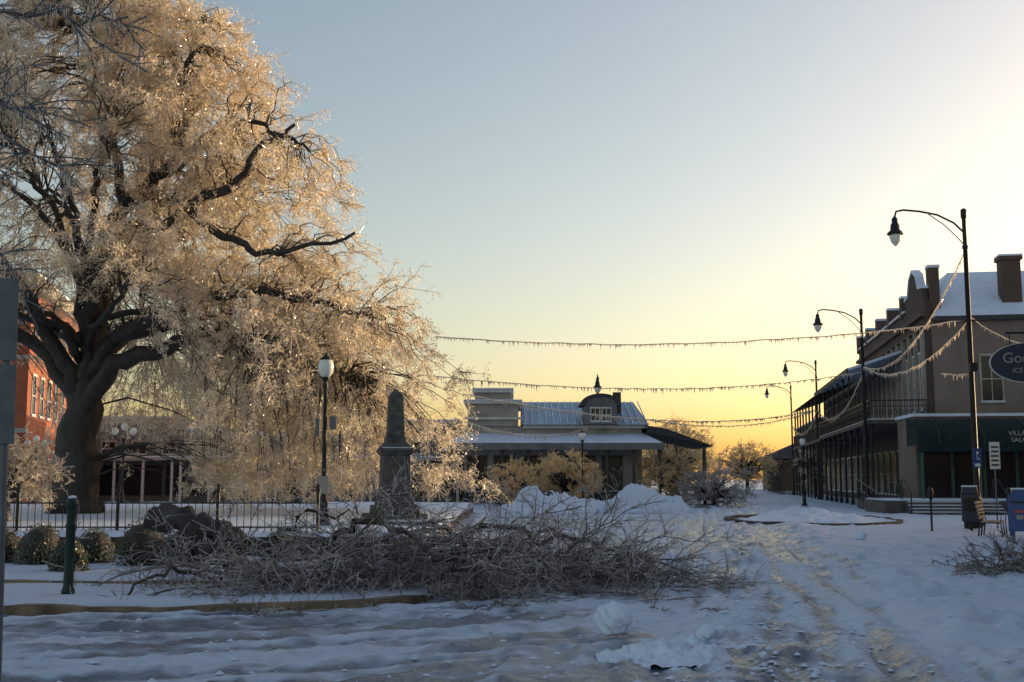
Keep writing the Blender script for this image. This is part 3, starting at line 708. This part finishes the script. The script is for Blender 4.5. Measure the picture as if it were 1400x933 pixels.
b.done('porch_roof', M['snow'], dp)
B().box(-4.05, 9.25, 69.2, 69.29, 3.35, 3.76).done('porch_fascia', M['grey_plaster'], dp)
b = B()
for x in np.linspace(-3.8, 9, 9): b.lathe([(.16, 0), (.16, .3), (.1, .35), (.09, 3.1), (.16, 3.25), (.16, 3.44)], (x, 69.6, 0), 10)
b.done('porch_columns', M['wood'], dp)
windows(dp, [(x, .8) for x in np.arange(-2.2, 8, 1.7)], 1.1, 2.1, y=72, nm='ground_windows', trim='wood')
B().box(-3.05, 8.25, 71.9, 71.99, 0, .7).done('base_band', M['darkroof'], dp)
b = B(); b.poly([(8.4,71,4.9),(9.6,71,4.7),(12.6,71,3.6),(8.4,71,4.5),(8.4,79,4.9),(9.6,79,4.7),(12.6,79,3.6),(8.4,79,4.5)], [(0,1,5,4),(1,2,6,5),(0,3,2,1),(4,5,6,7),(3,7,6,2)]); b.done('side_canopy_roof', M['darkroof'], dp)
b = B()
for x in (10.2, 12): b.box(x-.1, x+.1, 71.3, 71.5, 0, 3.75)
b.done('side_canopy_posts', M['wood'], dp)
B().box(6.6, 7.1, 74, 74.5, 5.6, 7.2).done('chimney', M['brick_wall'], dp)

# --- storefront row behind the square
sr = empty('storefront_row')
W_ = B(); C_ = B(); SN = B(); GL = B(); PO = B(); x = -40
hs = [5.2, 4.6, 5.6, 4.8, 4.4, 5.4]
for k, h in enumerate(hs):
    x1 = x+6.1; W_.box(x, x1-.02, 76, 88, 0, h); C_.box(x-.05, x1-.05, 75.8, 75.99, h-.35, h); SN.box(x, x1-.1, 75.75, 77, h+.003, h+.12)
    SN.box(x+.1, x1-.15, 73.2, 75.98, 2.95, 3.05)
    C_.box(x+.05, x1-.1, 73.1, 75.98, 2.75, 2.945)
    for q_ in np.arange(x+.4, x1, 1.85): PO.box(q_, q_+.14, 73.3, 73.44, 0, 2.75)
    for q_ in np.arange(x+.5, x1-1, 1.45): GL.box(q_, q_+1.2, 75.95, 75.985, .5, 2.5)
    x = x1
W_.done('walls', M['grey_plaster'], sr); C_.done('cornices', M['cream'], sr); SN.done('roof_snow', M['snow'], sr); GL.done('shop_glass', M['glass'], sr); PO.done('canopy_posts', M['trim'], sr)
windows(sr, [(xx, 3.2) for xx in np.arange(-39, -4.5, 2.03)], .85, .8, y=76, nm='upper_windows', trim='cream')

# --- red brick building, left edge
rb = empty('red_brick_building', (-25.6, 60, 0), math.radians(12))
B().box(-24, 0, 0, 16, 0, 12.2).done('walls', M['brick_red'], rb)
B().box(-24.2, .25, -.25, 16.2, 11.7, 12.5).box(-24.1, .12, -.12, -.003, 7.9, 8.1).box(-24.1, .12, -.12, -.003, 4.0, 4.25).done('cornices', M['cream'], rb)
B().box(-24.2, .25, -.25, 16.2, 12.503, 12.62).done('roof_snow', M['snow'], rb)
windows(rb, [(u, z) for u in np.arange(-21.5, -.8, 1.9) for z in (1.0, 5.0, 8.8)], .9, 2.1, y=0, nm='front_windows')
windows(rb, [(u, z) for u in np.arange(1.5, 15, 2.2) for z in (1.0, 5.0, 8.8)], .9, 2.1, axis='x', y=0, sg=1, nm='side_windows')

# --- right-hand two-storey row (local x = along street, local y = towards street)
ra = empty('corner_building_with_balcony', (22, 60, 0), ang)
DB = 11.5
B().box(0, 26, -DB, -.3, 0, 10.15).done('walls', M['tan'], ra)
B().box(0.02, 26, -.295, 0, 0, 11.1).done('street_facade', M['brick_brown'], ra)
gb = [(0.6, 11.103), (.6, 11.8), (1.6, 11.9), (2.2, 12.7), (3.2, 13.1), (4.2, 12.7), (4.8, 11.9), (5.8, 11.8), (5.8, 11.103)]
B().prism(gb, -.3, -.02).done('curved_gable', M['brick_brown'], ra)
bb = B()
for i_ in range(1, len(gb)-2):
    (a1, z1), (a2, z2) = gb[i_], gb[i_+1]; bb.prism([(a1, z1+.004), (a2, z2+.004), (a2, z2+.16), (a1, z1+.16)], -.4, .06)
for u in np.arange(6.5, 26, 4.8): bb.box(u-.02, u+.72, -.62, .12, 12.155, 12.3)
bb.box(5.82, 26, -.4, .1, 11.21, 11.32)
bb.done('parapet_snow', M['snow'], ra)
bb = B()
for u in np.arange(6.5, 26, 4.8): bb.box(u, u+.7, -.6, .1, 11.0, 12.15)
bb.box(5.82, 26, -.38, .08, 11.103, 11.2); bb.box(.02, 26, .003, .25, 10.2, 10.42); bb.box(.02, 26, .003, .15, 9.6, 9.7)
bb.done('parapet_piers_and_cornice', M['brick_wall'], ra)
b = B(); b.poly([(-.25,-.35,10.16),(-.25,-DB-.2,10.16),(26,-DB-.2,10.16),(26,-.35,10.16),(4.6,-2.2,13.3),(4.6,-9.6,13.3),(26,-2.2,13.3),(26,-9.6,13.3)], [(1,0,4,5),(0,3,6,4),(4,6,7,5),(5,7,2,1)]); b.done('snowy_roof', M['snow'], ra)
B().box(-.3, -.02, -DB-.2, -.3, 9.9, 10.14).done('eaves_gutter', M['darkroof'], ra)
b = B().box(1.0, 1.9, -5.2, -4.2, 10.0, 13.3).box(.9, 2.0, -5.3, -4.1, 13.303, 13.5).box(.5, 1.2, -.9, -.35, 10.0, 12.9).box(8, 8.9, -1.6, -.7, 10, 13.2); b.done('chimneys', M['brick_wall'], ra)
B().box(.9, 2.0, -5.3, -4.1, 13.503, 13.6).box(.45, 1.25, -.95, -.32, 12.903, 13.05).done('chimney_snow', M['snow'], ra)
windows(ra, [(-3.2, 5.6), (-8, 5.6)], 1.0, 2.4, axis='x', y=0, nm='side_windows', trim='cream')
windows(ra, [(u, 5.3) for u in np.arange(1.4, 25.5, 1.95)], 1.0, 3.0, y=0, sg=1, nm='upper_windows')
windows(ra, [(u, .6) for u in np.arange(1.5, 25, 2.6)], 1.9, 2.6, y=0, sg=1, nm='shop_windows', trim='greenpaint')
bb = B()
for u in np.arange(.35, 26, 1.95): bb.box(u, u+.22, .003, .22, 4.9, 9.55)
bb.done('pilasters', M['cream'], ra)
B().box(-.05, 26, .01, 3.1, 4.5, 4.72).done('balcony_floor', M['wood'], ra)
B().box(0, 26, .3, 3.05, 4.723, 4.77).done('balcony_snow', M['snow'], ra)
b = B()
for u in np.arange(0, 26, .16): b.box(u, u+.025, 3.0, 3.025, 4.75, 5.7)
for v in np.arange(.1, 3.0, .14): b.box(0, .025, v, v+.022, 4.75, 5.7)
b.box(0, 26, 2.98, 3.04, 5.7, 5.77); b.box(0, 26, 2.98, 3.04, 5.45, 5.48); b.box(-.01, .04, .1, 2.97, 5.7, 5.77); b.box(-.01, .04, .1, 2.97, 5.42, 5.45)
for u in np.arange(.08, 26, .32):
    b.tube([(u+.1*math.cos(t), 3.012, 5.1+.14*math.sin(t)) for t in np.linspace(0, 2*math.pi, 9)], .018, 4)
for v in np.arange(.2, 2.9, .3):
    b.tube([(.012, v+.1*math.cos(t), 5.1+.14*math.sin(t)) for t in np.linspace(0, 2*math.pi, 9)], .018, 4)
b.done('balcony_railing', M['iron'], ra)
b = B()
for u in np.arange(.15, 26, 2.9):
    b.lathe([(.12, 0), (.12, .3), (.07, .35), (.06, 4.2), (.13, 4.45), (.13, 4.5)], (u, 2.95, 0), 8)
    if u > 6: b.lathe([(.07, 4.75), (.05, 5.0), (.05, 7.6), (.1, 7.85)], (u, 2.95, 0), 8)
b.done('posts', M['iron'], ra)
b = B(); b.poly([(6,3.3,7.9),(26,3.3,7.9),(26,.26,8.9),(6,.26,8.9),(6,3.3,8.05),(26,3.3,8.05),(26,.26,9.05),(6,.26,9.05)], [(4,5,6,7),(0,3,2,1),(0,1,5,4),(1,2,6,5),(3,0,4,7)]); b.done('gallery_roof', M['snow'], ra)
B().box(6, 26, 3.31, 3.4, 7.75, 8.04).done('gallery_fascia', M['darkroof'], ra)

rc = empty('gallery_shop_building', (22, 60, 0), ang)
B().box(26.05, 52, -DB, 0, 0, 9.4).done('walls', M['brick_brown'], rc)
B().box(26.05, 52, -.2, .2, 9.403, 9.7).done('cornice', M['trim'], rc)
B().box(26.05, 52, -DB, .22, 9.703, 9.8).done('roof_snow', M['snow'], rc)
windows(rc, [(u, 5.2) for u in np.arange(27.5, 51, 2.3)], 1.0, 2.8, y=0, sg=1, nm='upper_windows')
windows(rc, [(u, .6) for u in np.arange(28, 51, 2.8)], 1.9, 2.6, y=0, sg=1, nm='shop_windows')
b = B()
for u in np.arange(26.4, 52, 2.9): b.box(u, u+.14, 2.9, 3.04, 0, 7.9)
b.done('gallery_posts', M['iron'], rc)
b = B(); b.box(26.05, 52, .01, 3.1, 4.4, 4.62)
for u in np.arange(26.1, 52, .3): b.box(u, u+.05, 2.96, 3.0, 4.63, 5.6)
b.box(26.05, 52, 2.94, 3.02, 5.6, 5.68); b.done('gallery_floor_and_rail', M['wood'], rc)
b = B(); b.poly([(26.05,3.3,7.9),(52,3.3,7.9),(52,.26,8.9),(26.05,.26,8.9)], [(0,1,2,3)]); b.done('gallery_roof', M['darkroof'], rc)
rd = empty('far_flat_roof_shop', (22, 60, 0), ang)
B().box(56, 84, -14, 0, 0, 7.4).done('walls', M['tan'], rd)
B().box(55.9, 84.1, -14.1, .2, 7.403, 7.7).done('cornice', M['darkroof'], rd)
B().box(55.9, 84.1, -14.1, .2, 7.703, 7.8).done('roof_snow', M['snow'], rd)
windows(rd, [(u, 4.4) for u in np.arange(58, 83, 3)], 1.0, 1.8, y=0, sg=1, nm='upper_windows')
b = B(); b.poly([(56,4,3.2),(84,4,3.2),(84,.01,4.1),(56,.01,4.1),(56,4,3.0),(84,4,3.0)], [(0,1,2,3),(4,5,1,0)]); b.done('canopy', M['darkroof'], rd)
b = B()
for u in np.arange(56.2, 84, 3.4): b.box(u, u+.15, 3.7, 3.85, 0, 3.0)
b.done('canopy_posts', M['wood'], rd)
re_ = empty('far_pavilion', (22, 60, 0), ang)
B().box(90, 112, -10, 3, 0, 4.2).done('walls', M['wood'], re_)
b = B(); b.poly([(88.5,4.5,4.2),(88.5,-11,4.2),(114,-11,4.2),(114,4.5,4.2),(93,-3,7.4),(109,-3,7.4)], [(1,0,4),(0,3,5,4),(3,2,5),(2,1,4,5)]); b.done('hip_roof', M['darkroof'], re_)
B().box(92.5, 93.6, -3.5, -2.5, 6.8, 8.4).done('chimney', M['brick_wall'], re_)

# --- single-storey shop with barrel awning facing the viewer
sh = empty('awning_shop', (19.6, 55.5, 0), math.radians(-6))
SW = 10.5
B().box(0, SW, 0, 3.6, 0, 4.6).done('walls', M['tan'], sh)
B().box(-.1, SW, -.12, 3.6, 4.603, 4.75).done('roof_snow', M['snow'], sh)
ap = [(-2.2*math.cos(t)-.01, 3.15+1.35*math.sin(t)) for t in np.linspace(0, math.pi/2, 10)]
b = B()
V_ = []
for x in (-.4, SW):
    V_ += [(x, y, z) for y, z in ap]+[(x, y, z) for y, z in [(-2.2, 2.85)]]
nA = len(ap)+1
fa = [(k, k+1, nA+k+1, nA+k) for k in range(len(ap)-1)]+[(len(ap), 0, nA, nA+len(ap))]+[tuple(list(range(len(ap)))+[2*nA])]
b.poly(V_+[(-.4, -.01, 3.15)], fa); b.done('barrel_awning', M['awning'], sh)
b = B()
for x in np.arange(.6, SW, 2.0): b.tube([(x, y-.01, z+.01) for y, z in ap], .02, 5)
b.done('awning_ribs', M['darkroof'], sh)
B().box(.2, SW-.5, -.03, .02, .5, 2.9).done('shop_glass', M['glass'], sh)
b = B()
for x in np.arange(.1, SW-.3, 1.5): b.box(x, x+.14, -.1, -.031, 0, 2.95)
b.box(.1, SW-.5, -.08, -.031, .35, .5); b.done('shopfront_frames', M['greenpaint'], sh)
b = B()
for x in (-.2, 2.4, 5.0, 7.6): b.lathe([(.12, 0), (.12, .3), (.07, .36), (.07, 2.6), (.12, 2.8)], (x, -2.0, 0), 10)
b.done('awning_posts', M['greenpaint'], sh)
def text(body, size, loc, rot, m, parent, ext=.004):
    c = bpy.data.curves.new('lettering', 'FONT'); c.body = body; c.size = size; c.extrude = ext; c.align_x = 'CENTER'
    o = bpy.data.objects.new('lettering', c); o.location = loc; o.rotation_euler = rot; c.materials.append(m); return link(o, parent)
text('VILLAGE\nSALON', .32, (4.3, -2.14, 3.6), (math.radians(75), 0, 0), M['cream'], sh)
b = B()
b.box(-2.5, SW, -4.4, -.02, 0, .62)
for k in range(4): b.box(-1.6, 2.4, -4.4-.32*(4-k), -4.4-.32*(3-k)-.003, 0, .14*(k+1))
b.done('raised_walk_and_steps', M['stone'], sh)
b = B(); b.box(-2.45, SW, -4.35, -.1, .623, .68)
for k in range(4): b.box(-1.55, 2.35, -4.4-.32*(4-k)+.04, -4.4-.32*(3-k)-.01, .14*(k+1)+.003, .14*(k+1)+.04)
b.done('walk_snow', M['snow'], sh)
b = B()
for x in (-1.6, 2.4): b.tube([(x, -5.6, 0), (x, -5.6, .95), (x, -4.5, 1.55), (x, -3.8, 1.55), (x, -3.8, .62)], .03, 6)
b.done('handrails', M['iron'], sh)
rp_ = empty('access_ramp', (17.2, 54, 0), ang-math.pi/2)
b = B(); b.poly([(0,0,.02),(1.5,0,.02),(1.5,7,.62),(0,7,.62),(0,0,-.1),(1.5,0,-.1),(1.5,7,-.1),(0,7,-.1)], [(0,1,2,3),(0,4,5,1),(1,5,6,2),(2,6,7,3),(3,7,4,0)]); b.done('ramp', M['stone'], rp_)
b = B()
for x in (0, 1.5):
    for k in range(8): b.tube([(x, k, .0), (x, k, .95+.085*k)], .02, 5)
    b.tube([(x, 0, .95), (x, 7, 1.55)], .03, 6); b.tube([(x, 0, .5), (x, 7, 1.1)], .02, 6)
b.done('railings', M['iron'], rp_)

# --- shops on the near right, standing just outside the photograph, and an unseen row added beyond to block low sun
pb_ = empty('ice_cream_parlour_building')
B().box(15.4, 34, -14, 32, 0, 8.2).done('walls', M['brick_wall'], pb_)
B().box(15.25, 34.1, -14.1, 32.1, 8.203, 8.45).done('cornice', M['trim'], pb_)
windows(pb_, [(u, z) for u in np.arange(-12, 31, 3) for z in (.8, 4.8)], 1.3, 2.2, axis='x', y=15.4, nm='front_windows')
lo_ = empty('sun_blocker_shops')  # out-of-view block added to keep low sun off the ground and lower tree
B().box(50, 62, 30, 100, 0, 5.0).done('walls', M['brick_wall'], lo_)
B().box(49.8, 62.2, 29.8, 100.2, 5.003, 5.2).done('roof_snow', M['snow'], lo_)
windows(lo_, [(u, 1) for u in np.arange(32, 99, 3)], 1.8, 2.4, axis='x', y=50, nm='front_windows')

# ------------------------------------------------------------------ pavement furniture on the right
def meter(x, y):
    e_ = empty('parking_meter', (x, y, 0))
    B().lathe([(.06, 0), (.035, .08), (.03, .95), (.05, .98)], n=10).done('post', M['iron'], e_, True)
    B().lathe([(.05, .98), (.085, 1.05), (.09, 1.2), (.07, 1.3), (.02, 1.35)], n=12).done('head', M['iron'], e_, True)
meter(12.65, 34.7); meter(14.2, 32.8)
nb_ = empty('newspaper_box', (13.55, 34, 0), math.radians(-20))
B().box(-.24, .24, -.2, .2, .35, 1.15).prism([(-.24, 1.153), (.24, 1.153), (.2, 1.35), (-.2, 1.35)], -.2, .2).done('cabinet', M['navy'], nb_, bevel=.02)
B().box(-.18, .18, -.215, -.203, .65, 1.05).done('window', M['glass'], nb_)
B().box(-.05, .05, -.1, .1, 0, .345).box(-.22, .22, -.18, .18, 0, .04).done('pedestal', M['iron'], nb_)
B().box(-.22, .22, -.18, .18, 1.353, 1.4).done('snow_cap', M['snow'], nb_, bevel=.015)
mb = empty('mailbox', (12.75, 28.8, 0), math.radians(-30))
pr = [(-.28, .3), (.28, .3), (.28, 1.05)]+[(.28*math.cos(t), 1.05+.28*math.sin(t)) for t in np.linspace(.2, math.pi-.2, 8)]+[(-.28, 1.05)]
B().prism(pr, -.28, .28).done('body', M['blue'], mb, bevel=.01)
b = B()
for x in (-.22, .22):
    for y in (-.22, .22): b.box(x-.03, x+.03, y-.03, y+.03, 0, .295)
b.done('legs', M['blue'], mb)
B().box(-.08, .08, -.29, -.283, .6, .7).done('label', M['cream'], mb)
B().box(-.14, .14, -.29, -.283, .76, .82).done('red_label', M['red'], mb)
B().box(-.2, .2, -.31, -.283, 1.0, 1.04).done('pull_handle', M['iron'], mb)
b = B().box(-.2, .2, -.24, .24, 1.32, 1.37); b.done('snow_cap', M['snow'], mb, bevel=.02)
be = empty('park_bench', (13.2, 31.5, 0), math.radians(62))
b = B()
for k in range(5): b.box(-.75, .75, -.25+k*.11, -.17+k*.11, .43, .46)
for k in range(5): b.box(-.75, .75, .3+k*.02, .33+k*.02, .52+k*.1, .59+k*.1)
b.done('slats', M['cream'], be)
b = B()
for x in (-.7, 0, .7): b.tube([(x, -.25, 0), (x, -.22, .42), (x, .28, .42), (x, .4, .98)], .022, 6).tube([(x, .3, .42), (x, .36, 0)], .022, 6)
for x in (-.7, .7): b.tube([(x, -.22, .42), (x, -.24, .65), (x, .3, .66)], .018, 6)
b.done('frame', M['iron'], be)
tr_ = empty('litter_bin', (14.5, 36.2, 0))
B().lathe([(.24, 0), (.27, .08), (.29, .8), (.31, .85), (.29, .9)], n=20).done('bin', M['iron'], tr_, True)
B().lathe([(.29, .903), (.27, 1.0), (.15, 1.12), (.02, 1.15)], n=20).done('lid', M['green_iron'], tr_, True)
osn = empty('hanging_oval_sign', (12.75, 28, 4.45), math.radians(-8))
def oval(w_, h_, y0, y1, nm, m):
    p_ = [(w_*math.cos(t), h_*math.sin(t)) for t in np.linspace(0, 2*math.pi, 48, endpoint=False)]; B().prism(p_, y0, y1).done(nm, m, osn)
oval(.9, .5, -.04, .04, 'rim', M['trim']); oval(.88, .48, -.05, -.041, 'face', M['navy'])
text("Gordo's", .36, (0, -.052, .0), (math.radians(90), 0, 0), M['cream'], osn, .003); text('ICE CREAM', .17, (.05, -.052, -.25), (math.radians(90), 0, 0), M['cream'], osn, .003)
b = B().tube([(-.5, 0, .75), (2.7, 0, .75)], .03).tube([(-.4, 0, .4), (-.4, 0, .75)], .012, 5).tube([(.5, 0, .4), (.5, 0, .75)], .012, 5).tube([(.2, 0, .75), (1.0, 0, 1.0), (2.7, 0, 1.7)], .015, 6)
b.done('wall_bracket', M['iron'], osn)
